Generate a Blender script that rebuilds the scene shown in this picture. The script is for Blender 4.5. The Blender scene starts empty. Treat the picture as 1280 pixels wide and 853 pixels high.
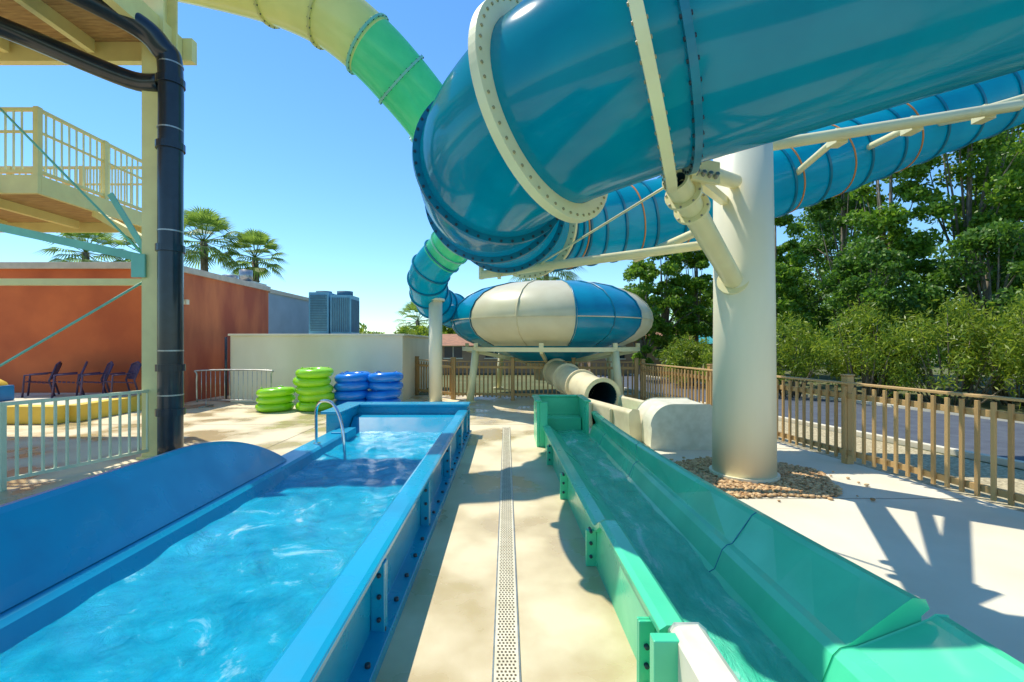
import bpy, math, random
import numpy as np
from mathutils import Vector, Matrix
random.seed(7); rng=np.random.default_rng(7)
S=bpy.context.scene
R=math.radians
# ---------------------------------------------------------------- materials
def mat(name,col,col2=None,rough=.5,scale=4.,bump=0.,bscale=40.,metal=0.,coat=0.,trans=0.,mid=(.35,.65),island=False,spec=.5,detail=4.,dist=.01,rough2=None,aniso=(1,1,1)):
    m=bpy.data.materials.new(name); m.use_nodes=True
    n=m.node_tree.nodes; l=m.node_tree.links
    p=n['Principled BSDF']; out=n['Material Output']
    col2=col2 or tuple(c*.82 for c in col)
    tc=n.new('ShaderNodeTexCoord'); mp=n.new('ShaderNodeMapping'); mp.inputs['Scale'].default_value=aniso
    l.new(tc.outputs['Object'],mp.inputs[0])
    nz=n.new('ShaderNodeTexNoise'); nz.inputs['Scale'].default_value=scale; nz.inputs['Detail'].default_value=detail
    l.new(mp.outputs[0],nz.inputs['Vector'])
    rp=n.new('ShaderNodeValToRGB'); rp.color_ramp.elements[0].position=mid[0]; rp.color_ramp.elements[1].position=mid[1]
    rp.color_ramp.elements[0].color=(*col2,1); rp.color_ramp.elements[1].color=(*col,1)
    if island:
        g=n.new('ShaderNodeNewGeometry'); l.new(g.outputs['Random Per Island'],rp.inputs[0])
        rp.color_ramp.elements[0].position=0; rp.color_ramp.elements[1].position=1
    else: l.new(nz.outputs['Fac'],rp.inputs[0])
    l.new(rp.outputs[0],p.inputs['Base Color'])
    p.inputs['Roughness'].default_value=rough; p.inputs['Metallic'].default_value=metal
    p.inputs['Specular IOR Level'].default_value=spec
    if coat: p.inputs['Coat Weight'].default_value=coat; p.inputs['Coat Roughness'].default_value=.06
    if rough2 is not None:
        mr=n.new('ShaderNodeMapRange'); mr.inputs[1].default_value=mid[0]; mr.inputs[2].default_value=mid[1]
        mr.inputs[3].default_value=rough2; mr.inputs[4].default_value=rough
        l.new(nz.outputs['Fac'],mr.inputs[0]); l.new(mr.outputs[0],p.inputs['Roughness'])
    if bump:
        b=n.new('ShaderNodeBump'); b.inputs['Strength'].default_value=bump; b.inputs['Distance'].default_value=dist
        n2=n.new('ShaderNodeTexNoise'); n2.inputs['Scale'].default_value=bscale; n2.inputs['Detail'].default_value=5
        l.new(mp.outputs[0],n2.inputs['Vector']); l.new(n2.outputs['Fac'],b.inputs['Height']); l.new(b.outputs[0],p.inputs['Normal'])
    if trans:
        t=n.new('ShaderNodeBsdfTranslucent'); l.new(rp.outputs[0],t.inputs[0])
        mx=n.new('ShaderNodeMixShader'); mx.inputs[0].default_value=trans
        l.new(p.outputs[0],mx.inputs[1]); l.new(t.outputs[0],mx.inputs[2]); l.new(mx.outputs[0],out.inputs[0])
    return m
M={}
M['teal']=mat('blue_fibreglass_dark',(.0,.42,.50),(.0,.32,.42),rough=.12,scale=1.2,coat=.4,trans=.5,bump=.05,bscale=6,spec=.4)
M['teal2']=mat('blue_fibreglass_light',(.0,.52,.66),(.0,.42,.57),rough=.2,scale=1.5,coat=.3,trans=.5,bump=.05,bscale=6,spec=.35)
M['flange']=mat('blue_flange',(.0,.20,.31),rough=.3,scale=6)
M['cream']=mat('cream_paint',(.90,.82,.46),(.84,.75,.41),rough=.35,scale=3,bump=.05,bscale=30)
M['colm']=mat('column_paint',(.93,.86,.62),(.86,.79,.55),rough=.45,scale=1.5,bump=.05,bscale=60,aniso=(1,1,.3))
M['bolt']=mat('bolt_steel',(.35,.35,.33),rough=.4,metal=.8)
M['boltd']=mat('bolt_dark',(.05,.07,.09),rough=.4,metal=.5)
M['bolty']=mat('bolt_brass',(.40,.33,.16),rough=.5)
M['ycream']=mat('yellow_fibreglass',(.86,.82,.38),(.78,.76,.34),rough=.25,scale=2,trans=.45,coat=.3)
M['gtube']=mat('green_tube_fibreglass',(.16,.80,.44),(.10,.70,.38),rough=.22,scale=2,trans=.5,coat=.3)
M['pool']=mat('pool_fibreglass',(.003,.35,.54),(.002,.28,.46),rough=.24,scale=2.2,coat=.3,bump=.06,bscale=12,rough2=.4)
M['green']=mat('green_fibreglass',(.10,.74,.38),(.07,.63,.32),rough=.26,scale=2.5,coat=.3,bump=.06,bscale=12,rough2=.4)
M['whitef']=mat('white_fibreglass',(.86,.81,.62),(.74,.69,.5),rough=.35,scale=8,bump=.1,bscale=20)
M['beige']=mat('beige_fibreglass',(.82,.71,.44),(.70,.59,.35),rough=.4,scale=4,bump=.1,bscale=20)
M['bwhite']=mat('bowl_white',(.93,.84,.57),(.86,.76,.49),rough=.35,scale=2,trans=.25)
M['bblue']=mat('bowl_blue',(.0,.34,.52),(.0,.28,.45),rough=.25,scale=2,coat=.3,trans=.2)
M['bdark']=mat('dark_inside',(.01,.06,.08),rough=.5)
M['black']=mat('black_pipe',(.012,.022,.034),(.008,.015,.024),rough=.28,scale=8,coat=.3)
M['wood']=mat('fence_timber',(.60,.38,.15),(.40,.23,.08),rough=.65,scale=3,bump=.4,bscale=25,aniso=(6,6,.8),island=True)
M['deck']=mat('deck_timber',(.50,.31,.12),(.34,.19,.07),rough=.7,scale=4,bump=.3,bscale=20,aniso=(1,6,1))
M['ysteel']=mat('yellow_steel',(.90,.79,.34),(.82,.70,.30),rough=.4,scale=3)
M['gsteel']=mat('green_steel',(.22,.62,.46),(.18,.52,.40),rough=.4,scale=3)
M['wsteel']=mat('pale_railing_paint',(.80,.86,.58),(.72,.78,.52),rough=.35,scale=3)
M['galv']=mat('galvanised_steel',(.5,.5,.47),(.36,.35,.32),rough=.35,metal=.7,scale=12)
M['chrome']=mat('stainless_steel',(.75,.76,.78),rough=.12,metal=1.)
M['orange']=mat('orange_render',(.68,.16,.045),(.48,.10,.03),rough=.85,scale=.7,bump=.35,bscale=60,mid=(.35,.65),detail=9)
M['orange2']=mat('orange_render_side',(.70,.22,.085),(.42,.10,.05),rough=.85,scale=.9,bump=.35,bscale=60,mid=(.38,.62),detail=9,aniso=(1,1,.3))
M['greyw']=mat('grey_render',(.34,.44,.52),(.28,.37,.44),rough=.85,scale=1,bump=.2)
M['creamw']=mat('cream_render',(.88,.81,.62),(.76,.68,.49),rough=.85,scale=.8,bump=.2,bscale=80,detail=10,aniso=(1,1,.5))
M['cap']=mat('roof_cap',(.6,.53,.43),rough=.6)
M['conc']=mat('concrete',(.76,.64,.41),(.55,.42,.22),rough=.8,scale=1.0,bump=.15,bscale=120,mid=(.40,.58),rough2=.18,detail=10,dist=.004)
M['concr']=mat('concrete_light',(.78,.71,.54),(.66,.59,.43),rough=.85,scale=1.1,bump=.12,bscale=120,mid=(.3,.7),detail=10,dist=.004)
M['gravelg']=mat('light_gravel',(.64,.54,.32),(.30,.24,.13),rough=.95,scale=30,bump=.8,bscale=60,detail=8)
M['asph']=mat('asphalt',(.10,.115,.135),(.07,.08,.10),rough=.85,scale=3,bump=.3,bscale=200,detail=8)
M['earth']=mat('earth',(.16,.16,.06),(.09,.11,.035),rough=1,scale=.6,bump=.6,bscale=15,detail=8)
M['peb']=mat('pebbles',(.80,.54,.27),(.40,.21,.08),rough=.8,island=True)
M['drain']=mat('drain_plastic',(.80,.72,.52),(.70,.62,.42),rough=.5,scale=8)
M['hole']=mat('drain_slot',(.15,.11,.06),rough=.9)
M['leafa']=mat('leaf_poplar',(.32,.50,.04),(.07,.19,.015),rough=.42,island=True,trans=.5)
M['leafb']=mat('leaf_pine',(.19,.36,.03),(.04,.12,.015),rough=.5,island=True,trans=.45)
M['leafc']=mat('leaf_oleander',(.42,.50,.04),(.11,.22,.02),rough=.42,island=True,trans=.5)
M['leafp']=mat('palm_leaf',(.34,.48,.07),(.14,.24,.04),rough=.4,island=True,trans=.5)
M['bark']=mat('bark',(.26,.21,.15),(.12,.10,.06),rough=.9,scale=6,bump=.8,bscale=15,aniso=(3,3,.6))
M['fgreen']=mat('float_green',(.42,.88,.02),(.36,.80,.02),rough=.22,scale=3,coat=.4,trans=.15)
M['fblue']=mat('float_blue',(.01,.27,.88),(.01,.21,.75),rough=.22,scale=3,coat=.4,trans=.15)
M['yell']=mat('yellow_edge',(.86,.60,.08),(.76,.5,.06),rough=.6,scale=2)
M['bluep']=mat('blue_plastic',(.02,.22,.52),rough=.4)
M['chairp']=mat('chair_purple',(.08,.05,.12),(.06,.04,.09),rough=.5)
M['roof']=mat('tile_roof',(.46,.21,.1),(.30,.14,.07),rough=.8,scale=5,bump=.5,bscale=20)
M['tealroof']=mat('teal_roof',(.04,.36,.36),rough=.6)
M['cabin']=mat('cabin_wall',(.44,.30,.18),(.34,.22,.13),rough=.8,scale=2)
M['glass']=mat('window_glass',(.03,.05,.06),rough=.08)
M['acm']=mat('ac_metal',(.14,.40,.56),(.10,.33,.48),rough=.5,scale=3)
M['acd']=mat('ac_grille',(.06,.17,.25),rough=.6)
M['rodm']=mat('orange_stripe',(.80,.28,.05),rough=.4)
# water
def water(name,c1,c2,foam,sc,bs,streak=(1,1,1),fpos=(.60,.78)):
    m=bpy.data.materials.new(name); m.use_nodes=True
    n=m.node_tree.nodes; l=m.node_tree.links; p=n['Principled BSDF']
    tc=n.new('ShaderNodeTexCoord'); mp=n.new('ShaderNodeMapping'); mp.inputs['Scale'].default_value=streak
    l.new(tc.outputs['Object'],mp.inputs[0])
    a=n.new('ShaderNodeTexNoise'); a.inputs['Scale'].default_value=sc; a.inputs['Detail'].default_value=12; a.inputs['Roughness'].default_value=.70; a.inputs['Distortion'].default_value=.6
    l.new(mp.outputs[0],a.inputs['Vector'])
    r=n.new('ShaderNodeValToRGB'); e=r.color_ramp.elements
    e[0].position=.36; e[0].color=(*c1,1); e[1].position=fpos[0]; e[1].color=(*c2,1)
    x=e.new(fpos[1]); x.color=(*foam,1)
    l.new(a.outputs['Fac'],r.inputs[0]); l.new(r.outputs[0],p.inputs['Base Color'])
    p.inputs['Roughness'].default_value=.05; p.inputs['IOR'].default_value=1.33
    w=n.new('ShaderNodeTexNoise'); w.inputs['Scale'].default_value=bs; w.inputs['Detail'].default_value=9; w.inputs['Roughness'].default_value=.66; w.inputs['Distortion'].default_value=.7
    b=n.new('ShaderNodeBump'); b.inputs['Strength'].default_value=1.; b.inputs['Distance'].default_value=.06
    l.new(mp.outputs[0],w.inputs['Vector']); l.new(w.outputs['Fac'],b.inputs['Height']); l.new(b.outputs[0],p.inputs['Normal'])
    return m
M['water']=water('pool_water',(.0,.27,.44),(.01,.42,.60),(.5,.84,.90),2.2,6,(1,1,1),(.57,.70))
M['gwater']=water('slide_water',(.05,.56,.32),(.12,.72,.44),(.7,.95,.78),4.0,9,(1,.35,1),(.54,.66))
# ---------------------------------------------------------------- mesh builder
class B:
    def __init__(s,name): s.name=name; s.v=[]; s.f=[]; s.mi=[]; s.sm=[]; s.ms=[]
    def m(s,k):
        if k not in s.ms: s.ms.append(k)
        return s.ms.index(k)
    def add(s,vs,fs,k,smooth=False):
        o=len(s.v); s.v+= [tuple(v) for v in vs]; mi=s.m(k)
        for f in fs: s.f.append([i+o for i in f]); s.mi.append(mi); s.sm.append(smooth)
    def box(s,c,d,k,rz=0,M3=None):
        c=Vector(c); R3=M3 if M3 else Matrix.Rotation(rz,3,'Z')
        vs=[c+R3@Vector((x*d[0]/2,y*d[1]/2,z*d[2]/2)) for x in(-1,1) for y in(-1,1) for z in(-1,1)]
        s.add(vs,[(0,1,3,2),(4,6,7,5),(0,4,5,1),(2,3,7,6),(0,2,6,4),(1,5,7,3)],k)
    def b2(s,lo,hi,k): s.box([(a+b)/2 for a,b in zip(lo,hi)],[b-a for a,b in zip(lo,hi)],k)
    def beam(s,p0,p1,w,h,k):
        p0=Vector(p0);p1=Vector(p1);d=p1-p0;L=d.length;d=d.normalized()
        up=Vector((0,0,1)) if abs(d.z)<.99 else Vector((0,1,0))
        x=d.cross(up).normalized(); z=x.cross(d)
        s.box((p0+p1)/2,(w,L,h),k,M3=Matrix((x,d,z)).transposed())
    def tube(s,pts,r,k,n=16,cap=True,mf=None,smooth=True):
        pts=[Vector(p) for p in pts]; N=len(pts)
        rs=r if isinstance(r,(list,tuple)) else [r]*N
        fr=frames(pts); vs=[]
        for (p,t,a,b),rr in zip(fr,rs):
            for i in range(n):
                an=2*math.pi*i/n; vs.append(p+a*math.cos(an)*rr+b*math.sin(an)*rr)
        o=len(s.v)
        for j in range(N-1):
            mi=s.m(mf(j) if mf else k)
            for i in range(n):
                s.f.append([o+j*n+i,o+j*n+(i+1)%n,o+(j+1)*n+(i+1)%n,o+(j+1)*n+i]); s.mi.append(mi); s.sm.append(smooth)
        s.v+=[tuple(v) for v in vs]
        if cap:
            s.f.append([o+i for i in range(n)][::-1]); s.f.append([o+(N-1)*n+i for i in range(n)])
            for kk in (0,-2): s.mi.append(s.m(mf(0) if mf else k)); s.sm.append(False)
    def cyl(s,p0,p1,r,k,n=16,r1=None,cap=True): s.tube([p0,p1],[r,r if r1 is None else r1],k,n,cap)
    def ring(s,c,ax,ri,ro,th,k,n=40,nb=0,bk='bolt',br=.018):
        c=Vector(c); ax=Vector(ax).normalized()
        up=Vector((0,0,1)) if abs(ax.z)<.9 else Vector((0,1,0))
        a=ax.cross(up).normalized(); b=ax.cross(a); vs=[]
        for i in range(n):
            an=2*math.pi*i/n; d=a*math.cos(an)+b*math.sin(an)
            vs+=[c+d*ri-ax*th/2,c+d*ro-ax*th/2,c+d*ro+ax*th/2,c+d*ri+ax*th/2]
        fs=[]
        for i in range(n):
            j=(i+1)%n
            for q in range(4): fs.append((i*4+q,j*4+q,j*4+(q+1)%4,i*4+(q+1)%4))
        s.add(vs,fs,k)
        for i in range(nb):
            an=2*math.pi*i/nb; d=a*math.cos(an)+b*math.sin(an); q=c+d*(ri*.3+ro*.7)
            s.cyl(q-ax*(th/2+br*.8),q+ax*(th/2+br*.8),br,bk,6)
    def loft(s,secs,k,closed=False,cap=False,smooth=False,mf=None):
        n=len(secs[0]); o=len(s.v)
        for sec in secs: s.v+=[tuple(p) for p in sec]
        for j in range(len(secs)-1):
            for i in range(n if closed else n-1):
                i2=(i+1)%n
                s.f.append([o+j*n+i,o+j*n+i2,o+(j+1)*n+i2,o+(j+1)*n+i]); s.mi.append(s.m(mf(j,i) if mf else k)); s.sm.append(smooth)
        if cap:
            s.f.append([o+i for i in range(n)]); s.f.append([o+(len(secs)-1)*n+i for i in range(n)][::-1])
            s.mi+=[s.m(k)]*2; s.sm+=[False]*2
    def lathe(s,c,prof,k,n=48,mf=None,smooth=True):
        secs=[]
        for i in range(n+1):
            an=2*math.pi*i/n
            secs.append([(c[0]+r*math.sin(an),c[1]-r*math.cos(an),c[2]+z) for r,z in prof])
        s.loft(secs,k,smooth=smooth,mf=mf)
    def torus(s,c,R0,r,k,n=28,m=12,squash=1.,tilt=(0,0)):
        vs=[];fs=[]
        for i in range(n):
            a=2*math.pi*i/n
            for j in range(m):
                b=2*math.pi*j/m; rr=R0+r*math.cos(b); x=rr*math.cos(a); y=rr*math.sin(a)
                vs.append((c[0]+x,c[1]+y,c[2]+squash*r*math.sin(b)+tilt[0]*x+tilt[1]*y))
        for i in range(n):
            for j in range(m): fs.append((i*m+j,((i+1)%n)*m+j,((i+1)%n)*m+(j+1)%m,i*m+(j+1)%m))
        s.add(vs,fs,k,True)
    def done(s,parent=None,bevel=0,seg=2):
        me=bpy.data.meshes.new(s.name); me.from_pydata(s.v,[],s.f)
        for k in s.ms: me.materials.append(M[k])
        me.polygons.foreach_set('material_index',s.mi); me.polygons.foreach_set('use_smooth',s.sm)
        me.validate(); me.update()
        o=bpy.data.objects.new(s.name,me); S.collection.objects.link(o)
        if parent: o.parent=parent
        if bevel:
            b=o.modifiers.new('bevel','BEVEL'); b.width=bevel; b.segments=seg; b.limit_method='ANGLE'; b.angle_limit=R(40)
        return o
def empty(name):
    e=bpy.data.objects.new(name,None); S.collection.objects.link(e); return e
def frames(pts):
    out=[]; N=len(pts); a=None
    for i in range(N):
        t=(pts[min(i+1,N-1)]-pts[max(i-1,0)]).normalized()
        if a is None:
            up=Vector((0,0,1)) if abs(t.z)<.95 else Vector((0,1,0)); a=t.cross(up).normalized()
        else: a=(a-t*a.dot(t)).normalized()
        out.append((pts[i],t,a,t.cross(a)))
    return out
def spline(ctrl,per=12):
    c=[Vector(p[:3]) for p in ctrl]; w=[p[3] if len(p)>3 else 0 for p in ctrl]
    c=[c[0]*2-c[1]]+c+[c[-1]*2-c[-2]]; w=[w[0]]+w+[w[-1]]; P=[];W=[]
    for i in range(1,len(c)-2):
        for q in range(per):
            t=q/per; a,b,d,e=c[i-1],c[i],c[i+1],c[i+2]
            P.append(.5*((2*b)+(d-a)*t+(2*a-5*b+4*d-e)*t*t+(-a+3*b-3*d+e)*t**3))
            W.append(w[i]*(1-t)+w[i+1]*t)
    P.append(c[-2]);W.append(w[-2]); return P,W
# ---------------------------------------------------------------- ground
g=B('ground'); g.add([(-400,-100,-.03),(400,-100,-.03),(400,700,-.03),(-400,700,-.03)],[(0,1,2,3)],'earth'); g.done()
def fx(y): return 5.78-.15*y
g=B('concrete_paving')
g.add([(-30,-6,0),(1.5,-6,0),(1.5,15,0),(-30,15,0)],[(0,1,2,3)],'conc')
g.add([(1.5,-6,0),(fx(-6)+.12,-6,0),(fx(13.5)+.12,13.5,0),(1.5,15,0)],[(0,1,2,3)],'concr')
g.done()
g=B('paving_joints')
for y in (5.0,7.4,10.1):
    g.add([(1.95,y,.003),(fx(y),y,.003),(fx(y),y+.008,.003),(1.95,y+.008,.003)],[(0,1,2,3)],'hole')
g.add([(-12,9.6,.003),(2,9.6,.003),(2,9.61,.003),(-12,9.61,.003)],[(0,1,2,3)],'hole')
g.add([(-3.9,3,.003),(-3.89,3,.003),(-3.89,13,.003),(-3.9,13,.003)],[(0,1,2,3)],'hole')
g.done()
g=B('gravel_strip'); g.add([(fx(-6)+.12,-6,-.012),(fx(-6)+3.,-6,-.012),(6.2,9.6,-.012),(4.6,16,-.012),(fx(16)+.12,16,-.012)],[(0,1,2,3,4)],'gravelg'); g.done()
g=B('asphalt_road'); g.add([(10.4,-6,-.006),(15.5,-6,-.006),(5.3,30,-.006),(1,30,-.006)],[(0,1,2,3)],'asph'); g.done()
k=B('road_kerb'); k.beam((10.35,-6,.02),(1.0,30,.02),.12,.1,'concr'); k.beam((15.55,-6,.02),(5.4,30,.02),.12,.1,'concr'); k.done(bevel=.01)
d=B('drain_channel'); d.b2((-.065,-2,-.01),(.065,9.3,.006),'drain')
for i in range(330):
    y=1.2+i*.025
    if y>9.2: break
    for q in range(5):
        x=-.042+q*.021+(.004 if i%2 else -.004)
        d.add([(x-.0055,y,.0085),(x+.0055,y,.0085),(x+.0055,y+.011,.0085),(x-.0055,y+.011,.0085)],[(0,1,2,3)],'hole')
d.b2((-.074,-2,-.01),(-.0655,9.3,.009),'galv'); d.b2((.0655,-2,-.01),(.074,9.3,.009),'galv')
d.done()
# ---------------------------------------------------------------- pool
pe=empty('splash_pool')
w=B('right_wall')
prof=[(-1.02,.0),(-.90,.44),(-.885,.485),(-.86,.5),(-.735,.5),(-.70,.49),(-.70,.455),(-.765,.44),(-.77,.075),(-.66,.065),(-.66,0)]
w.loft([[(x,y,z) for x,z in prof] for y in (-2,8.6)],'pool',cap=True)
for y in np.arange(-.4,8.7,1.5):
    w.b2((-.768,y-.02,.06),(-.69,y+.02,.455),'pool')
    w.b2((-.768,y+.0225,.06),(-.69,y+.05,.455),'pool')
    for z in (.14,.27,.39): w.cyl((-.72,y-.035,z),(-.72,y+.065,z),.014,'boltd',8)
for y in np.arange(-1,8.5,.3): w.cyl((-.70,y,.06),(-.70,y,.088),.016,'boltd',8)
w.done(pe,bevel=.006)
w=B('left_wall')
prof=[(-2.35,0),(-2.45,.18),(-2.5,.29),(-2.53,.315),(-2.78,.32),(-2.8,.30),(-2.8,0)]
w.loft([[(x,y,z) for x,z in prof] for y in (-2,7.4)],'pool',cap=True); w.done(pe,bevel=.008)
w=B('splash_guard'); secs=[]
def hgt(y):
    if y<4.0: return 1.
    t=min(1,(y-4.0)/1.4); return (1-t**2.3)**.85
ys=[-2,0,1,2,2.6,2.61,3,3.5]+[4.0+i*.07 for i in range(21)]
for y in ys:
    h=hgt(y)*.44+.01; o=-.28*h/.46
    secs.append([(-2.59,y,.322),(-2.6+o*.15,y,.322+h*.2),(-2.6+o*.9,y,.322+h*.93),(-2.6+o,y,.322+h),(-2.6+o-.05,y,.322+h*.99),(-2.66+o*.9,y,.322+h*.85),(-2.69,y,.322)])
w.loft(secs,'pool',smooth=False,cap=True); w.done(pe)
w=B('end_box')
w.b2((-2.95,8.35,0),(-.72,8.6,.55),'pool')
w.b2((-2.95,7.45,0),(-2.72,8.348,.55),'pool')
w.b2((-3.02,7.4,.552),(-2.68,8.66,.60),'pool')
w.b2((-2.678,8.3,.552),(-.68,8.66,.60),'pool')
w.add([(-2.7,7.75,.15),(-.9,7.75,.15),(-.9,8.05,.40),(-2.7,8.05,.40)],[(0,1,2,3)],'pool')
w.add([(-2.7,8.05,.40),(-.9,8.05,.40),(-.9,8.34,.42),(-2.7,8.34,.42)],[(0,1,2,3)],'pool')
w.b2((-2.7,7.0,.1),(-2.45,7.44,.34),'pool')
w.done(pe,bevel=.012)
def grid(name,x0,x1,y0,y1,z,nx,ny,k,amp,parent=None):
    xs=np.linspace(x0,x1,nx);ys=np.linspace(y0,y1,ny)
    ph=rng.uniform(0,6.28,24); dr=rng.uniform(0,6.28,24); fr=rng.uniform(3,24,24)
    X,Y=np.meshgrid(xs,ys); H=0
    for i in range(24):
        H=H+np.sin((X*math.cos(dr[i])+Y*math.sin(dr[i]))*fr[i]+ph[i]+1.5*np.sin(X*2.3+Y*1.4+i)+1.1*np.sin(Y*3.1-X*1.2+2*i))/(1+fr[i]*.22)
    V=np.stack([X,Y,z+amp*H],-1).reshape(-1,3)
    fs=[(j*nx+i,j*nx+i+1,(j+1)*nx+i+1,(j+1)*nx+i) for j in range(ny-1) for i in range(nx-1)]
    b=B(name); b.add(V.tolist(),fs,k,True); return b.done(parent)
grid('water',-2.52,-.88,-2,8.3,.2,100,560,'water',.008)
h=B('pool_handrail')
P,_=spline([(-2.62,6.3,.1),(-2.62,6.28,.55),(-2.6,6.25,.82),(-2.48,6.15,.93),(-2.3,6.05,.9),(-2.16,5.95,.7),(-2.1,5.9,.4),(-2.08,5.9,.1)],8)
h.tube(P,.02,'chrome',12); h.ring((-2.62,6.3,.325),(0,0,1),.02,.05,.015,'chrome',20); h.done()
# ---------------------------------------------------------------- green slide
ge=empty('green_water_slide')
def xl(y): return .715-.014*(y-2)
def zl(y): 
    t=min(1,max(0,(3.45-y)/.25)); return .35+.11*t*t*(3-2*t)
w=B('left_wall'); secs=[]
for y in [2.0,2.15,2.6,3.,3.2,3.25,3.3,3.35,3.4,3.45,3.5,4.5,6,7.5]:
    a=xl(y);z=zl(y)
    secs.append([(a-.01,y,0),(a-.005,y,z-.07),(a-.035,y,z-.06),(a-.04,y,z-.02),(a-.01,y,z),(a+.07,y,z),(a+.1,y,z-.03),(a+.2,y,.24),(a+.26,y,.19),(a+.3,y,.1)])
w.loft(secs,'green',cap=True)
for y in (2.18,3.5,5.0,6.4):
    a=xl(y); z=zl(y)
    w.b2((a-.085,y-.02,0),(a-.006,y-.0,z-.075),'green'); w.b2((a-.085,y+.003,0),(a-.006,y+.022,z-.075),'green')
    for q in (.08,.18,.27): w.cyl((a-.05,y-.04,q),(a-.05,y+.04,q),.013,'boltd',8)
w.b2((xl(2)-.1,1.9,0),(xl(2)+.02,1.96,.46),'green')
w.done(ge,bevel=.008)
w=B('white_wall_section'); secs=[]
for y in (-1,1.99):
    a=xl(2); secs.append([(a+.0,y,0),(a+.0,y,.45),(a+.02,y,.475),(a+.12,y,.475),(a+.15,y,.45),(a+.24,y,.2),(a+.24,y,0)])
w.loft(secs,'whitef',cap=True); w.done(ge,bevel=.01)
w=B('right_wall')
def rsec(y,tz,X,base):
    return [(1.2,y,.1),(1.32,y,.19),(1.37,y,.22),(1.42,y,.345),(1.45,y,.375),(base,y,.385),(X-.03,y,tz-.02),(X,y,tz),(X+.05,y,tz-.005),(X+.065,y,tz-.04),(X+.03,y,tz-.07),(X+.04,y,0)]
ys=[1.98,2.2,2.5,2.8,3.1,3.5,4,4.5,5,5.5,6,6.8,7.5]
cf=np.polyfit([1.9,3,5,7.6],[1.79,1.62,1.5,1.43],2); XT=lambda y: float(np.polyval(cf,y))
w.loft([rsec(y,.59,XT(y),1.485) for y in ys],'green',cap=True)
w.loft([rsec(y,.525,1.86,1.52) for y in (-2,0,1.0,1.975)],'green',cap=True)
w.done(ge,bevel=.006)
w=B('section_joints')
for y in (1.0,3.0,5.1,6.7):
    tz,tx=(.59,XT(y)) if y>1.98 else (.525,1.86)
    w.tube([(1.32,y,.191),(1.37,y,.221),(1.42,y,.346),(1.45,y,.376),(1.485,y,.386),(tx-.03,y,tz-.019),(tx,y,tz+.001)],.003,'flange',6)
    w.b2((tx+.045,y-.02,0),(tx+.12,y+.02,tz-.075),'green')
w.done(ge)
w=B('end_box')
x0,x1,y0,y1,zt=.5,1.36,7.5,8.3,.74
w.b2((x0,y1-.05,0),(x1,y1,zt),'green'); w.b2((x0,y0,0),(x0+.05,y1-.052,zt),'green'); w.b2((x1-.05,y0,0),(x1,y1-.052,zt),'green')
w.b2((x0+.052,y0,0),(.68,y0+.05,zt),'green'); w.b2((x0-.03,y0-.03,zt+.002),(x0+.08,y1+.03,zt+.035),'green');w.b2((x1-.08,y0-.03,zt+.002),(x1+.03,y1+.03,zt+.035),'green')
w.b2((x0+.082,y1-.08,zt+.002),(x1-.082,y1+.03,zt+.035),'green')
w.b2((.69,7.9,.1),(1.3,8.24,.42),'green')
w.done(ge,bevel=.01)
grid('slide_water',.86,1.36,-2,7.9,.205,34,500,'gwater',.005)
# ---------------------------------------------------------------- blue slide (big tube)
te=empty('blue_tube_slide')
ctrl=[(9.0,2.0,5.9,.78),(6.2,2.4,5.05,.78),(3.9,2.85,4.45,.78),(2.1,3.2,4.02,.78),(1.05,3.45,3.78,.78),(.25,3.95,3.6,.78),(-.15,4.75,3.46,.76),(-.05,5.75,3.4,.72),(.38,6.9,3.46,.66),(1.2,7.6,3.62,.62),(2.9,7.9,3.98,.61),(5.0,7.9,4.66,.61),(7.2,7.9,5.5,.61),(9.6,7.7,6.4,.61),(13,7,7.6,.61)]
P,W=spline(ctrl,16)
w=B('tube'); w.tube(P,W,'teal',56,cap=False,mf=lambda j:'teal' if j<16*6.2 else 'teal2'); w.done(te)
fr=frames(P)
def at(u): i=int(u*16); return fr[i],W[i]
w=B('flanges')
for u in (1.9,3.86,5.75,6.5,7.2):
    (p,t,a,b),r=at(u); w.ring(p,t,r-.005,r+.065,.05,'flange',72,44,'boltd',.014)
for u in np.arange(8.3,14,.28):
    (p,t,a,b),r=at(u); w.ring(p,t,r-.004,r+.028,.035,'flange',48)
for u in (8.75,9.18,9.6,10.02,10.45,10.9,11.3,11.75,12.2,12.7):
    (p,t,a,b),r=at(u); w.ring(p,t,r-.004,r+.014,.02,'rodm',48)
w.done(te)
w=B('support_rings')
for u in (4.06,4.85,7.95):
    (p,t,a,b),r=at(u); ro=.15 if u<7 else .1
    w.ring(p,t,r+.0,r+ro,.075,'cream',80,52,'bolty',.013)
w.done(te,bevel=.003)
# ---------------------------------------------------------------- column with brackets
ce=empty('support_column')
CX,CY=3.07,5.9
w=B('shaft'); w.tube([(CX,CY,-.02),(CX,CY,2.2),(CX-.03,CY,5.4)],[.375,.36,.335],'colm',48)
w.ring((CX,CY,.03),(0,0,1),.37,.41,.05,'colm',48)
w.done(ce)
w=B('brackets')
p0=Vector((1.52,4.1,3.17)); p1=Vector((2.82,5.68,2.5))
w.tube([p0,p1],.115,'cream',28,cap=False)
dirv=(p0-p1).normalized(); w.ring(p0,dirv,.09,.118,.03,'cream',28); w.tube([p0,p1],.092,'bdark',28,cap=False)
w.ring(p1-dirv*.02,dirv,.1,.19,.03,'cream',28)
for q in (.22,.48):
    c=p0-dirv*q; w.ring(c,dirv,.115,.17,.04,'cream',28,8,'bolt',.012)
w.beam(p0+Vector((.02,0,.12))-dirv*.25,(1.62,3.7,3.36),.06,.12,'cream')
w.beam(p0+Vector((.2,.2,.14)),(2.75,5.75,3.5),.09,.09,'cream')
w.cyl((1.75,4.3,3.35),(2.95,5.8,3.75),.085,'cream',20)
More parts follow.
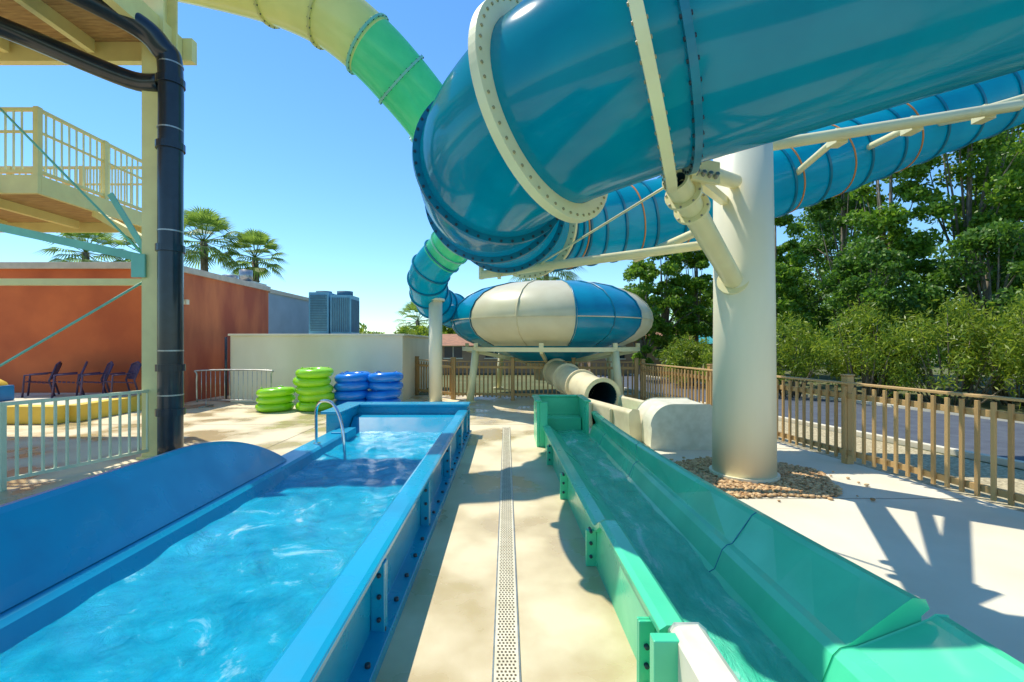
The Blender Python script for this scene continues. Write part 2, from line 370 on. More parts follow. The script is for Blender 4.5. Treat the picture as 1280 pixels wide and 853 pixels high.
w.box((1.80,4.15,3.27),(.34,.05,.2),'cream',rz=.4); w.box((1.75,4.28,3.32),(.3,.05,.22),'cream',rz=.4); w.box((1.50,4.05,3.34),(.05,.24,.16),'cream',rz=.3)
for q in range(4): w.cyl((1.7+.07*q,4.10+.025*q,3.22),(1.7+.07*q,4.04+.025*q,3.24),.022,'bolt',6)
w.cyl((-.34,6.35,2.66),(2.75,6.0,3.02),.06,'cream',20)
w.box((-.1,6.3,2.74),(.3,.28,.05),'cream'); w.box((-.1,6.3,2.70),(.05,.24,.18),'cream'); w.box((.12,6.3,2.75),(.05,.2,.2),'cream'); w.cyl((-.35,6.36,2.6),(-.35,6.36,2.8),.035,'cream',12)
for q in (-.02,.2): w.cyl((q,6.05,2.72),(q,6.55,2.84),.03,'cream',12)
w.cyl((.42,6.3,2.78),(1.6,4.35,3.25),.014,'cream',8)
w.cyl((3.3,6.05,4.3),(7.3,6.5,5.1),.075,'cream',20)
w.cyl((3.3,6.1,3.95),(3.9,7.9,3.66),.07,'cream',16); w.cyl((2.9,6.1,3.35),(2.2,7.8,3.15),.06,'cream',16)
w.box((2.2,7.8,3.2),(.4,.4,.06),'cream')
for q in range(3):
    x=4.6+q*1.15; z=4.3+(x-3.3)*.2; y=6.2+(x-3.3)*.11
    w.cyl((x,y,z),(x+.1,7.7,z-.15+.25*q),.05,'cream',12); w.box((x,y,z+.0),(.16,.2,.2),'cream')
w.cyl((6.6,6.4,4.95),(9.4,7.,5.9),.06,'cream',16)
w.done(ce,bevel=.004)
# pebble bed
pb=B('pebble_bed')
poly=lambda x,y: abs((x-3.05)/1.05)**2.2+abs((y-5.85)/.85)**2.2<1+.15*math.sin(5*math.atan2(y-5.85,x-3.05))
phi=(1+5**.5)/2
iv=np.array([(-1,phi,0),(1,phi,0),(-1,-phi,0),(1,-phi,0),(0,-1,phi),(0,1,phi),(0,-1,-phi),(0,1,-phi),(phi,0,-1),(phi,0,1),(-phi,0,-1),(-phi,0,1)])/1.9
ifc=[(0,11,5),(0,5,1),(0,1,7),(0,7,10),(0,10,11),(1,5,9),(5,11,4),(11,10,2),(10,7,6),(7,1,8),(3,9,4),(3,4,2),(3,2,6),(3,6,8),(3,8,9),(4,9,5),(2,4,11),(6,2,10),(8,6,7),(9,8,1)]
cnt=0
while cnt<3400:
    x=random.uniform(1.85,4.3);y=random.uniform(4.9,6.8)
    if (not poly(x,y) and random.random()>.012) or (x-CX)**2+(y-CY)**2<.15: 
        continue
    s=random.uniform(.012,.028); a=random.random()*6.28; sc=np.array([s*random.uniform(1,1.5),s,s*.6])
    vv=iv*sc; vv=np.stack([vv[:,0]*math.cos(a)-vv[:,1]*math.sin(a)+x,vv[:,0]*math.sin(a)+vv[:,1]*math.cos(a)+y,vv[:,2]+.010+random.random()*.015],1)
    pb.add(vv.tolist(),ifc,'peb',True); cnt+=1
th=[i*2*math.pi/48 for i in range(48)]
def bed(r):
    out=[]
    for a in th:
        rr=1/((abs(math.cos(a))**2.2+abs(math.sin(a)/.8)**2.2)**(1/2.2))*(1+.07*math.sin(5*a)); out.append((3.05+rr*r*math.cos(a),5.85+rr*r*math.sin(a),.006))
    return out
pb.add(bed(1.03),[list(range(48))],'gravelg'); pb.done()
# ---------------------------------------------------------------- upper tube (yellow->green->blue)
ue=empty('green_tube_slide')
ctrl=[(-9,8.2,8.75),(-6.78,8,8.5),(-4.5,7.95,8.0),(-3.25,7.95,7.52),(-2.5,8.05,7.02),(-1.92,8.3,6.5),(-1.4,8.8,5.98),(-.9,9.8,5.4),(-.75,11,4.9),(-1.45,12,4.3),(-2.15,12.6,3.6),(-2.2,13.9,3.0),(-1.6,15.2,2.75),(-.9,16.2,2.6)]
P2,_=spline(ctrl,14)
w=B('tube'); w.tube(P2,.53,'ycream',40,cap=False,mf=lambda j:'ycream' if j<14*4.1 else ('gtube' if j<14*9.4 else 'teal2')); w.done(ue)
fr2=frames(P2); w=B('flanges')
for u in (1.3,2.3,3.2,4.1,5.0,6,7,8,8.8,9.1,9.4,9.8,10.2,10.6,11,11.4,11.8):
    p,t,a,b=fr2[int(u*14)]; kk='ycream' if u<4 else('gsteel' if u<9.3 else 'flange'); w.ring(p,t,.526,.575,.04,kk,40,24 if u<7 else 0,'boltd',.012)
w.done(ue)
w=B('small_support_column'); w.cyl((-2.02,13.0,0),(-2.02,13.0,3.0),.19,'colm',28); w.ring((-2.02,13.0,.03),(0,0,1),.18,.3,.04,'colm'); w.ring((-2.02,13.0,2.95),(0,0,1),.18,.26,.06,'colm'); w.done()
# ---------------------------------------------------------------- bowl
be=empty('bowl_slide')
BC=(1.42,15,-.08)
prof=[(.0,3.72),(.55,3.72),(1.1,3.70),(1.7,3.63),(2.3,3.47),(2.75,3.25),(3.05,2.98),(3.2,2.7),(3.23,2.5),(3.18,2.28),(3.0,2.05),(2.72,1.88),(2.35,1.72),(1.8,1.52),(1.2,1.28),(.7,1.1)]
edges=[-49,7,47,92,137,182,222,267,311]
def bm(j,i):
    an=(j+.5)*360/144
    if an>180+131: an-=360
    c=0
    for q,e in enumerate(edges):
        if an>=e: c=q
    if i>=12: return 'bblue'
    return 'bwhite' if c%2==0 else 'bblue'
w=B('shell'); w.lathe(BC,prof,'bblue',144,mf=bm); w.done(be)
w=B('ribs')
for e in edges+[-21,27,69,-70]:
    a=R(e); pts=[(BC[0]+(r+.012)*math.sin(a),BC[1]-(r+.012)*math.cos(a),BC[2]+z+.012) for r,z in prof[1:13]]
    w.tube(pts,.02,'beige' if e in(-21,69) else 'flange',6)
w.ring((BC[0],BC[1],2.42),(0,0,1),3.2,3.25,.025,'beige',96)
w.ring((BC[0],BC[1],3.66),(0,0,1),.5,.62,.05,'bwhite',40)
w.done(be)
w=B('frame')
w.ring((BC[0],BC[1],1.54),(0,0,1),2.72,2.86,.12,'cream',64)
w.lathe(BC,[(1.0,1.34),(.95,1.2),(.55,.95),(.45,.6)],'beige',32)
for a in (-56,-10,35,80,125,170,215,260):
    s_,c_=math.sin(R(a)),-math.cos(R(a))
    p=(BC[0]+2.8*s_,BC[1]+2.8*c_,1.48)
    if a in(-56,35,125,215): w.cyl(p,(BC[0]+3.0*s_,BC[1]+3.0*c_,0),.11,'cream',16); w.ring((BC[0]+3.0*s_,BC[1]+3.0*c_,.02),(0,0,1),.1,.2,.03,'cream',20)
    w.box((p[0],p[1],1.62),(.12,.12,.2),'cream'); w.beam(p,(BC[0]+.9*s_,BC[1]+.9*c_,1.12),.08,.1,'cream')
w.done(be)
w=B('exit_tube')
P3,_=spline([(1.42,15,.95),(1.5,13.6,.85),(1.72,11.9,.72),(2.08,9.9,.55)],8)
w.tube(P3,.36,'beige',32,cap=False)
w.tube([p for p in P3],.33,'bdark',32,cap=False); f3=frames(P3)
for i in (8,14,19,24): w.ring(f3[i][0],f3[i][1],.33,.42,.05,'beige',32)
w.done(be)
rt=empty('beige_runout_trough')
w=B('channel'); secs=[]
for t in np.linspace(0,1,8):
    x=2.08+.55*t; y=9.85-2.0*t; secs.append([(x-.5,y,0),(x-.5,y,.5),(x-.44,y,.56),(x-.36,y,.54),(x-.33,y,.3),(x-.2,y,.15),(x+.2,y,.15),(x+.33,y,.3),(x+.36,y,.56),(x+.44,y,.58),(x+.5,y,.52),(x+.5,y,0)])
w.loft(secs,'beige',cap=True)
for t in (.3,.7):
    x=2.08+.55*t-.53;y=9.85-2.0*t; w.box((x,y,.25),(.06,.05,.5),'beige',rz=.2)
w.done(rt,bevel=.02)
w=B('splash_block')
n=14
pts=[(2.33,0),(2.33,.35)]+[(2.33+.35*(1-math.cos(a)),.35+.36*math.sin(a)) for a in np.linspace(0,math.pi/2,n)]+[(3.25,.71),(3.36,.62),(3.38,0)]
w.loft([[(x,y,z) for x,z in pts] for y in (7.3,8.2)],'whitef',closed=True,cap=True); w.done(rt,bevel=.04,seg=3)
wd=B('outlet_water'); wd.add([(1.9,10.2,.33),(2.3,10.2,.33),(2.8,8,.2),(2.5,8,.2)],[(0,1,2,3)],'gwater'); wd.done(rt)
# ---------------------------------------------------------------- fences
def wood_fence(name,p0,p1,h=1.12,seed=1,sp=.145,posts=2.0):
    rr=random.Random(seed)
    b=B(name); p0=Vector((*p0,0));p1=Vector((*p1,0)); L=(p1-p0).length; d=(p1-p0)/L; az=math.atan2(d.y,d.x); nrm=Vector((-d.y,d.x,0))
    for z in (.17,h-.13): b.beam(p0+Vector((0,0,z)),p1+Vector((0,0,z)),.045,.075,'wood')
    n=int(L/sp)
    for i in range(n+1):
        c=p0+d*(i*sp)+nrm*.045; b.box((c.x,c.y,(h+.08)/2+.0),(.042,.03,h-.08+rr.uniform(-.008,.008)),'wood',rz=az+rr.uniform(-.04,.04))
    b.beam(p0+nrm*.02+Vector((0,0,h+.045)),p1+nrm*.02+Vector((0,0,h+.045)),.09,.03,'wood')
    n=max(1,round(L/posts))
    for i in range(n+1):
        c=p0+d*(L*i/n)-nrm*.045; b.box((c.x,c.y,(h+.14)/2),(.105,.105,h+.14),'wood',rz=az); b.box((c.x,c.y,h+.155),(.125,.125,.025),'wood',rz=az)
    return b.done(bevel=.004,seg=1)
wood_fence('timber_fence',(fx(-.02),-.02),(fx(12.98),12.98),1.10,1,posts=3.0)
wood_fence('timber_fence',(-1.6,14.0),(fx(12.98)-.05,13.3),1.12,2,.13)
wood_fence('timber_fence',(-2.95,15.2),(-1.6,14.0),1.12,3,.13)
b=B('crowd_barrier')
y=12.3; x0,x1=-8.35,-6.35
P,_=spline([(x0,y,.12),(x0,y,.85),(x0+.1,y,.98),(x1-.1,y,.98),(x1,y,.85),(x1,y,.12)],6); b.tube(P,.02,'galv',8)
b.cyl((x0,y,.18),(x1,y,.18),.015,'galv',8)
for i in range(1,16): b.cyl((x0+i*.125,y,.18),(x0+i*.125,y,.97),.009,'galv',6)
for x in (x0+.25,x1-.25): b.cyl((x,y-.3,.015),(x,y+.3,.015),.015,'galv',8); b.cyl((x,y,.01),(x,y,.18),.015,'galv',8)
b.done()
# ---------------------------------------------------------------- floats
def floats(name,x,y,n,k,sx=1,R0=.34,r=.125,j=.07):
    b=B(name)
    for i in range(n):
        ox=random.uniform(-j,j);oy=random.uniform(-.06,.06); z=r*.85+i*r*1.62+.01
        tw=random.uniform(-.25,.25)*(sx>1)
        for s_ in ([0] if sx==1 else [-.42,.42]):
            tl=(random.uniform(-.06,.06)*(i>0),random.uniform(-.06,.06)*(i>0))
            cx_=x+ox+s_*math.cos(tw); cy_=y+oy+s_*math.sin(tw)
            b.torus((cx_,cy_,z),R0,r,k,36,14,.88,tl)
            for a in (.3,2.0,3.6,5.0):
                aa=a+i*.7; c=(cx_+R0*math.cos(aa),cy_+R0*math.sin(aa),z+r*.8)
                b.tube([(c[0]-.07*math.sin(aa),c[1]+.07*math.cos(aa),c[2]),(c[0],c[1],c[2]+.03),(c[0]+.07*math.sin(aa),c[1]-.07*math.cos(aa),c[2])],.012,k,6)
    b.done()
floats('swim_rings_stack_green',-4.95,11.75,5,'fgreen',R0=.33,r=.13); floats('swim_rings_stack_green',-5.85,11.6,3,'fgreen',R0=.34,r=.115)
floats('double_swim_rings_stack_blue',-3.6,12.2,4,'fblue',2,R0=.34,r=.14,j=.14)
# ---------------------------------------------------------------- buildings
be2=empty('orange_building')
w=B('walls')
w.b2((-26,12.5,0),(-9.3,17.8,3.75),'orange')
w.b2((-9.299,12.502,0),(-9.29,17.8,3.75),'orange2')
w.b2((-14,17.801,0),(-9.3,22.5,3.7),'greyw')
w.done(be2)
w=B('roof_parapet'); w.b2((-26,12.42,3.751),(-9.22,17.85,3.93),'cap'); w.b2((-14,17.851,3.701),(-9.25,22.55,3.86),'cap'); w.done(be2,bevel=.01)
w=B('wall_lamp'); w.box((-9.2,13.1,2.9),(.1,.12,.14),'whitef'); w.cyl((-9.25,12.9,2.9),(-9.05,12.75,2.85),.05,'whitef',12); w.done(be2)
w=B('roof_vent'); w.b2((-11.8,18.6,3.87),(-10.3,19.6,4.25),'galv'); w.cyl((-10.8,18.9,4.25),(-10.8,18.9,4.75),.25,'galv',16); w.cyl((-11.5,19,4.25),(-11.5,19,4.55),.3,'galv',16); w.done(be2)
ce2=empty('cream_annex')
w=B('walls'); w.b2((-8.05,13.3,0),(-3.03,18.6,1.93),'creamw'); w.done(ce2)
w=B('coping'); w.b2((-8.1,13.25,1.932),(-2.98,18.65,1.99),'creamw'); w.done(ce2,bevel=.01)
w=B('downpipe'); w.cyl((-8.12,13.2,.1),(-8.12,13.2,1.9),.035,'black',10); w.done(ce2)
ac=B('air_conditioning_unit'); ac.b2((-7.5,17.3,2.05),(-6.75,18.3,3.66),'acm'); ac.b2((-6.68,17.3,2.05),(-5.9,18.3,3.55),'acm')
for i in range(22): ac.b2((-7.44,17.27,2.2+i*.063),(-6.81,17.297,2.225+i*.063),'acd')
for i in range(10): ac.b2((-6.62+i*.07,17.27,2.15),(-6.59+i*.07,17.297,3.45),'acd')
for i in range(14): ac.b2((-5.898,17.35+i*.065,2.15),(-5.875,17.385+i*.065,3.4),'acd')
for x in (-7.12,-6.3): ac.cyl((x,17.8,3.5),(x,17.8,3.74),.3,'acd',20)
ac.b2((-7.4,17.4,1.991),(-7.2,18.2,2.049),'galv'); ac.b2((-6.2,17.4,1.991),(-6.0,18.2,2.049),'galv'); ac.done()
def cabin(name,x,y,wd,dp,h,rk):
    e=empty(name); w=B('walls'); w.b2((x,y,0),(x+wd,y+dp,h),'cabin'); w.done(e)
    w=B('roof'); o=.35
    w.add([(x-o,y-o,h),(x+wd+o,y-o,h),(x+wd+o,y+dp+o,h),(x-o,y+dp+o,h),(x-o,y+dp/2,h+.7),(x+wd+o,y+dp/2,h+.7)],[(0,1,5,4),(2,3,4,5),(0,4,3),(1,2,5),(0,3,2,1)],rk); w.done(e)
    w=B('windows'); n=int(wd/2)
    for i in range(n):
        cx=x+wd*(i+.5)/n; w.b2((cx-.5,y-.03,.9),(cx+.5,y-.003,1.55),'glass'); w.b2((cx-.56,y-.05,.84),(cx+.56,y-.031,.9),'whitef'); w.b2((cx-.56,y-.05,1.55),(cx+.56,y-.031,1.6),'whitef'); w.b2((cx-.02,y-.05,.9),(cx+.02,y-.031,1.55),'whitef')
    w.done(e)
cabin('holiday_cabin',4.6,25,5.5,4,1.9,'roof'); cabin('holiday_cabin',13.0,30,6,4,1.7,'tealroof'); cabin('holiday_cabin',-4.2,26,7,4,1.6,'roof')
# ---------------------------------------------------------------- terrace on left
tr=B('raised_terrace')
tr.b2((-26,9.9,.004),(-9.6,12.49,.36),'concr'); tr.b2((-26,9.6,.004),(-9.5,9.898,.38),'yell'); tr.b2((-9.598,9.9,.004),(-9.3,12.49,.37),'yell')
tr.b2((-26,8.3,.004),(-9.9,8.6,.16),'yell')
tr.done(bevel=.02)
def chair(x,y,z0,rz):
    b=B('garden_chair'); Rm=Matrix.Rotation(rz,3,'Z'); o=Vector((x,y,z0))
    T=lambda v:o+Rm@Vector(v)
    for sx in(-.25,.25):
        b.tube([T((sx,-.28,0)),T((sx,-.24,.55)),T((sx,.18,.58))],.022,'chairp',8); b.tube([T((sx,.3,0)),T((sx,.2,.4)),T((sx,.34,.80))],.022,'chairp',8)
    for i in range(6): b.beam(T((-.25,-.24+i*.085,.38-.01*i)),T((.25,-.24+i*.085,.38-.01*i)),.06,.015,'chairp')
    for i in range(6): b.beam(T((-.21+i*.085,.22,.42)),T((-.21+i*.085,.35,.82)),.06,.012,'chairp')
    b.tube([T((-.25,.34,.80)),T((0,.36,.86)),T((.25,.34,.80))],.025,'chairp',8)
    b.done()
for i,x in enumerate((-11.95,-11.25,-10.6,-9.9)): chair(x,11.7,.362,R(-55+8*i))
bb=B('ball_bin'); bb.b2((-12.7,10.3,.362),(-11.75,10.9,.72),'bluep'); bb.lathe((-12.2,10.6,.72),[(.42,0),(.40,.06),(.3,.14),(.15,.18),(0,.19)],'yell',24); bb.done(bevel=.02)
r=B('metal_railing')
pA=Vector((-5.3,6.8,0)); pB=Vector((-6.9,2.2,0)); L=(pB-pA).length; dd=(pB-pA)/L
r.beam(pA+Vector((0,0,1.0)),pB+Vector((0,0,1.0)),.05,.04,'wsteel'); r.beam(pA+Vector((0,0,.12)),pB+Vector((0,0,.12)),.04,.04,'wsteel')
for i in range(int(L/.12)):
    c=pA+dd*(i*.12+.05); r.b2((c.x-.012,c.y-.012,.12),(c.x+.012,c.y+.012,.98),'wsteel')
for i in range(4):
    c=pA+dd*(L*i/3); r.b2((c.x-.03,c.y-.03,0),(c.x+.03,c.y+.03,1.024),'wsteel')
r.done()
# ---------------------------------------------------------------- stair tower
ste=empty('slide_tower')
w=B('main_column')
cx,cy=-5.24,6.9
w.b2((cx-.16,cy-.15,0),(cx+.16,cy-.12,7.2),'ysteel'); w.b2((cx-.16,cy+.12,0),(cx+.16,cy+.15,7.2),'ysteel'); w.b2((cx-.015,cy-.118,0),(cx+.015,cy+.118,7.2),'ysteel'); w.b2((cx-.2,cy-.2,0),(cx+.2,cy+.2,.03),'ysteel')
w.done(ste)
w=B('second_column'); w.b2((-11.1,7.5,0),(-10.85,7.75,4.0),'ysteel'); w.done(ste)
w=B('landing')
X0,X1,Y0,Y1,Zd=-13.5,-7.4,7.2,9.6,4.3
for i in range(17): w.b2((X0,Y0+i*.142,Zd-.04),(X1,Y0+i*.142+.135,Zd),'deck')
for i in range(5): w.b2((X0+i*1.5,Y0+.1,Zd-.2),(X0+i*1.5+.1,Y1-.1,Zd-.042),'ysteel')
w.b2((X0,Y0-.06,Zd-.24),(X1+.06,Y0-.002,Zd+.05),'ysteel'); w.b2((X1+.002,Y0+.001,Zd-.24),(X1+.06,Y1,Zd+.05),'ysteel'); w.b2((X0,Y1+.02,Zd-.24),(X1,Y1+.08,Zd+.05),'ysteel')
w.beam((-9.6,7.08,2.7),(-8.0,7.08,4.1),.1,.14,'ysteel'); w.beam((-12,7.08,2.7),(-9.8,7.08,4.1),.1,.14,'ysteel'); w.beam((X1,8.2,4.05),(-5.4,7.0,3.2),.08,.12,'ysteel')
w.done(ste)
w=B('landing_railing')
zt=Zd+1.1
for q,(a,b_) in enumerate((((X0,Y0,0),(X1,Y0,0)),((X1,Y0,0),(X1,Y1,0)),((X0,Y1,0),(X1,Y1,0)))):
    a=Vector(a);b_=Vector(b_); L=(b_-a).length; d_=(b_-a)/L; e_=q*.003
    for z in (zt,Zd+.12): w.beam(a+Vector((0,0,z+e_)),b_+Vector((0,0,z+e_)),.05,.05,'ysteel')
    w.beam(a+Vector((0,0,zt-.35+e_)),b_+Vector((0,0,zt-.35+e_)),.035,.035,'ysteel')
    for i in range(1,int(L/.13)):
        c=a+d_*(i*.13); w.b2((c.x-.011,c.y-.011,Zd+.12),(c.x+.011,c.y+.011,zt),'wsteel')
    n=max(1,round(L/1.5))
    for i in range(n+1 if q==0 else n):
        if q==1 and i==0: continue
        c=a+d_*(L*i/n); w.b2((c.x-.04,c.y-.04,Zd+.051),(c.x+.04,c.y+.04,zt+.035),'ysteel')
w.b2((X1-.04,Y1-.04,Zd+.051),(X1+.04,Y1+.04,zt+.035),'ysteel')
w.done(ste)
w=B('bracing')
w.beam((-9.0,6.95,3.75),(-5.3,6.9,2.95),.14,.12,'gsteel')
w.cyl((-9.3,6.95,6.9),(-5.35,6.9,2.9),.018,'gsteel',8); w.cyl((-10.,6.9,.0),(-5.3,6.9,2.75),.018,'gsteel',8)
w.beam((-5.95,6.85,3.95),(-5.4,6.85,3.05),.03,.08,'gsteel')
w.b2((-12,6.98,2.60),(-5.36,7.06,2.70),'ysteel')
w.box((-5.42,6.72,2.85),(.2,.03,.34),'gsteel')
w.done(ste)
w=B('upper_platform')
for i in range(36): w.b2((-12,2.2+i*.142,6.5),(-5.3,2.2+i*.142+.136,6.54),'deck')
for i in range(5): w.b2((-12+i*1.35,2.2,6.3),(-11.9+i*1.35,7.2,6.498),'ysteel')
w.b2((-12,7.25,6.2),(-5.0,7.37,6.56),'ysteel'); w.b2((-5.29,2.2,6.2),(-5.15,7.24,6.56),'ysteel'); w.b2((-12,4.6,6.18),(-5.3,4.72,6.298),'ysteel')
w.done(ste)
w=B('drain_pipe')
P,_=spline([(-4.95,6.72,0),(-4.95,6.72,2),(-4.95,6.72,4),(-4.95,6.72,5.7),(-5.02,6.65,6.0),(-5.3,6.4,6.25),(-6.2,5.6,6.45),(-7.4,4.9,6.6)],8)
w.tube(P,.16,'black',24)
for z in (.7,1.35,3.1,4.6,5.55): w.ring((-4.95,6.72,z),(0,0,1),.155,.185,.1,'black',24); w.ring((-4.95,6.72,z+.25),(0,0,1),.155,.165,.02,'galv',24)
P,_=spline([(-7.6,5.6,6.6),(-7.1,6.0,6.1),(-6.6,6.4,5.95),(-5.6,6.75,5.62),(-5.1,6.75,5.55)],6); w.tube(P,.13,'black',20)
w.done(ste)
# ---------------------------------------------------------------- vegetation
def leaves(name,pts,size,k,droop=0.,parent=None,asp=.5):
    N=len(pts); pts=np.asarray(pts)
    u=rng.normal(size=(N,3)); u[:,2]-=droop; u/=np.linalg.norm(u,axis=1,keepdims=True)
    v=rng.normal(size=(N,3)); v-=u*(v*u).sum(1,keepdims=True); v/=np.linalg.norm(v,axis=1,keepdims=True)
    s=(size*rng.uniform(.6,1.3,N))[:,None]
    a=pts-u*s; c=pts+u*s; b=pts+v*s*asp; d=pts-v*s*asp
    V=np.stack([a,b,c,d],1).reshape(-1,3)
    me=bpy.data.meshes.new(name); me.vertices.add(4*N); me.vertices.foreach_set('co',V.ravel())
    me.loops.add(4*N); me.loops.foreach_set('vertex_index',np.arange(4*N))
    me.polygons.add(N); me.polygons.foreach_set('loop_start',np.arange(N)*4)
    me.materials.append(M[k]); me.update(calc_edges=True); me.validate()
    o=bpy.data.objects.new(name,me); S.collection.objects.link(o); o.parent=parent; return o
def tree(name,x,y,h,cr,z0,nc,nl,k,size=.1,tr_=.16,clump=.30):
    e=empty(name); t=B('trunk'); lean=Vector((random.uniform(-.3,.3),random.uniform(-.3,.3),0))
    tp=[Vector((x,y,-.1)),Vector((x,y,z0*.6))+lean*.3,Vector((x,y,z0+(h-z0)*.4))+lean,Vector((x,y,h*.93))+lean*1.2]
    t.tube(tp,[tr_,tr_*.8,tr_*.5,tr_*.12],'bark',10)
    pts=[]
    for i in range(nc):
        f=random.random()**.9; z=z0+(h-z0)*f
        prof=math.sin(math.pi*min(1,.12+f*.86))**.65
        a=random.random()*6.28; rr=cr*prof*random.random()**.45*random.uniform(.75,1.15)
        c=np.array([x+lean.x*f+rr*math.cos(a),y+lean.y*f+rr*math.sin(a),z])
        rc=clump*cr*random.uniform(.55,1.2)
        p=rng.normal(size=(nl,3)); p/=np.linalg.norm(p,axis=1,keepdims=True); p*=rc*(rng.random((nl,1))**.4)*np.array([1,1,.7]); pts.append(c+p)
        if i%3==0:
            b0=tp[1].lerp(tp[2],random.random()*.9); mid=b0.lerp(Vector(c),.5)+Vector((0,0,.2)); t.tube([b0,mid,Vector(c)],[tr_*.35,tr_*.2,.012],'bark',6)
    t.done(e); leaves('crown',np.concatenate(pts),size,k,.2,e)
for (x,y,h,cr,z0,nc,nl,k,sz) in [
 (11.3,19.5,7.8,1.1,1.5,42,190,'leafa',.10),
 (14.9,18.0,10.8,1.7,1.8,72,190,'leafa',.10),
 (17.2,17.0,12.6,2.0,1.8,90,190,'leafa',.10),
 (20.3,17.5,12.8,2.4,1.8,96,190,'leafa',.11),
 (24.5,20,13,3.0,1.8,86,190,'leafb',.13),
 (16.5,22,11.5,2.2,1.8,70,190,'leafb',.11),
 (13.5,25,6.4,3.0,1.2,70,180,'leafb',.13),
 (19.5,26,10.0,3.6,1.5,80,180,'leafb',.13),
 (15.8,14.6,5.4,1.9,.8,66,190,'leafb',.08),
 (12.4,15.4,5.0,1.6,.6,62,190,'leafb',.08),
 (19.0,13.6,6.6,2.2,.6,80,190,'leafa',.09),
 (9.6,23,7.2,1.5,1.0,64,180,'leafa',.10),
 (7.9,22,6.5,1.3,1.0,52,180,'leafa',.10),
 (6.3,21,5.4,1.15,.8,46,180,'leafa',.09),
 (10.4,17.5,4.8,1.2,.8,44,180,'leafa',.08),
 (-4.2,33,3.9,1.9,.5,40,150,'leafc',.13)]:
    tree('deciduous_tree' if k!='leafb' else 'evergreen_tree',x,y,h,cr,z0,nc,nl,k,sz)
def bush(name,x,y,r,h,nc,nl,k,sz):
    e=empty(name); st=B('stems'); pts=[]
    for i in range(nc):
        a=random.random()*6.28; rr=r*random.random()**.5; z=h*random.uniform(.25,.97)*(1-.35*(rr/r)**2)
        c=np.array([x+rr*math.cos(a),y+rr*math.sin(a),z]); q=rng.normal(size=(nl,3))*np.array([.16,.16,.2])*r*.7; q[:,2]=np.maximum(q[:,2],-z+.1); pts.append(c+q)
        if i%2==0: st.tube([(x+rr*.35*math.cos(a),y+rr*.35*math.sin(a),-.05),(x+rr*.75*math.cos(a),y+rr*.75*math.sin(a),z*.6),tuple(c)],[.025,.018,.006],'bark',5)
    st.done(e); leaves('foliage',np.concatenate(pts),sz,k,-.6,e,.22)
bx=[(9.2,14.9,1.2,2.6),(10.7,13.6,1.3,2.9),(12.3,12.6,1.4,3.1),(13.6,11.6,1.4,3.3),(14.9,10.4,1.5,3.4),(16.2,9.2,1.6,3.6),(8.2,16.4,1.1,2.3),(17,11.5,1.8,4.2),(7.3,18.3,1.0,2.0),(11.7,14.4,1.2,3.4),(14.6,12.9,1.5,3.9)]
for (x,y,r_,h_) in bx: bush('oleander_bush',x,y,r_,h_,46,120,'leafc',.085)
pts=np.stack([rng.uniform(-16,2,14000),rng.uniform(30,33,14000),rng.random(14000)**.6*2.5],1); pts[:,2]*=1+.15*np.sin(pts[:,0]*1.7)+.1*np.sin(pts[:,0]*4.1)
leaves('hedge',pts,.14,'leafc')
pts=np.stack([rng.uniform(2,60,42000),rng.uniform(34,40,42000),rng.random(42000)**.6*4.2],1); pts[:,2]*=1+.25*np.sin(pts[:,0]*.9)+.15*np.sin(pts[:,0]*2.3)
leaves('distant_trees',pts,.22,'leafa')
def palm(x,y,h,nf=34,Lf=1.5):
    e=empty('palm_tree'); t=B('trunk'); t.tube([(x,y,-.1),(x+.1,y,h*.5),(x,y,h)],[.28,.2,.17],'bark',14)
    for i in range(int(h/.25)): t.ring((x+.1*math.sin(i*.25/h*3.14),y,i*.25+.1),(0,0,1),.17,.235-.05*i*.25/h,.04,'bark',12)
    t.done(e); f=B('fronds')
    for i in range(nf):
        az=i*2.4; el=R(80-i*(125/nf)); d=Vector((math.cos(az)*math.cos(el),math.sin(az)*math.cos(el),math.sin(el)))
        b0=Vector((x,y,h)); c=b0+d*Lf*.62; side=d.cross(Vector((0,0,1))).normalized(); up=side.cross(d)
        f.tube([b0,c],.018,'leafp',5)
        for q in range(17):
            th_=R(-80+q*10); dv=(d*math.cos(th_)+side*math.sin(th_)).normalized(); Lb=Lf*.62*(.75+.25*math.cos(th_))
            mid=c+dv*Lb*.55+up*.02; tip=c+dv*Lb-Vector((0,0,.28*Lb)); pw=dv.cross(up).normalized()*.045
            f.add([c,mid+pw,tip,mid-pw],[(0,1,2,3)],'leafp')
    f.done(e)
palm(-16.6,25,7.3,38,1.8); palm(-14.6,26.5,6.7,32,1.6); palm(-24,26,6.9,30,1.8); palm(-21.5,27,7.0,30,1.7)
palm(2.6,30,6.9,38,2.4); palm(-7.4,38,3.6,28,1.8)
c=B('reed_canes')
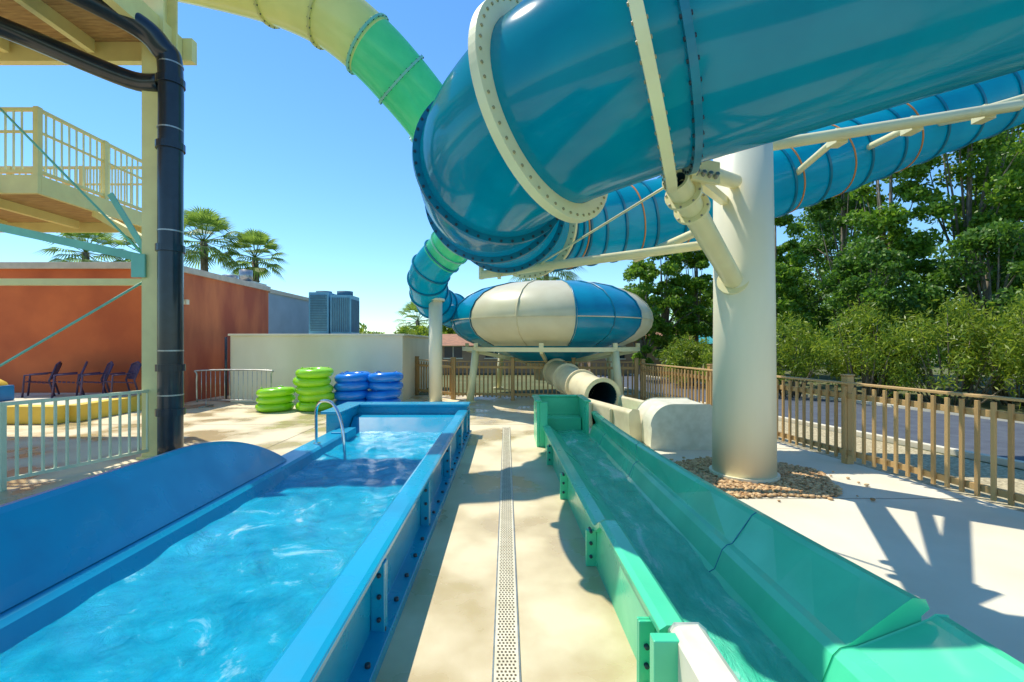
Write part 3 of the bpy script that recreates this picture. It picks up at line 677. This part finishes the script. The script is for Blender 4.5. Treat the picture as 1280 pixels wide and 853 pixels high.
for i in range(70):
    x=13.6+random.uniform(-1,2.2); y=9.9+random.uniform(-.6,.6)-(x-13.6)*.6
    c.tube([(x,y,0),(x+random.uniform(-.1,.1),y,1.0),(x+random.uniform(-.35,.35),y+random.uniform(-.2,.2),2.3)],[.014,.012,.006],'ysteel',5)
c.done()
# ---------------------------------------------------------------- light, sky, camera
el,az=R(62),R(-52)   # azimuth from +Y, negative = left
sd=Vector((math.sin(az)*math.cos(el),math.cos(az)*math.cos(el),math.sin(el)))
sun=bpy.data.lights.new('sun','SUN'); sun.energy=5.0; sun.angle=R(.5); sun.color=(1,.95,.84)
so=bpy.data.objects.new('sun',sun); S.collection.objects.link(so); so.rotation_euler=sd.to_track_quat('Z','Y').to_euler(); so.location=(0,0,20)
wd=bpy.data.worlds.new("World"); S.world=wd; wd.use_nodes=True
n=wd.node_tree.nodes; l=wd.node_tree.links; sk=n.new('ShaderNodeTexSky'); sk.sky_type='NISHITA'; sk.sun_disc=False; sk.sun_elevation=el; sk.sun_rotation=az%(2*math.pi)
sk.altitude=1500; sk.air_density=1.5; sk.dust_density=0.; sk.ozone_density=1.5
hs=n.new('ShaderNodeHueSaturation'); hs.inputs['Saturation'].default_value=1.15; hs.inputs['Value'].default_value=1.25
tn=n.new('ShaderNodeMixRGB'); tn.blend_type='MULTIPLY'; tn.inputs[0].default_value=1; tn.inputs[2].default_value=(.66,.90,1.1,1)
l.new(sk.outputs[0],hs.inputs['Color']); l.new(hs.outputs[0],tn.inputs[1]); l.new(tn.outputs[0],n['Background'].inputs[0]); n['Background'].inputs[1].default_value=.15
cam=bpy.data.cameras.new('camera'); co=bpy.data.objects.new('camera',cam); S.collection.objects.link(co)
co.location=(0,0,1.7); co.rotation_euler=(R(90),0,0); cam.sensor_width=36; cam.lens=16.03; cam.clip_end=2000; cam.clip_start=.05
cam.shift_x=7/1280; cam.shift_y=3.5/1280
S.camera=co
S.view_settings.view_transform='Standard'; S.view_settings.look='None'; S.view_settings.exposure=0
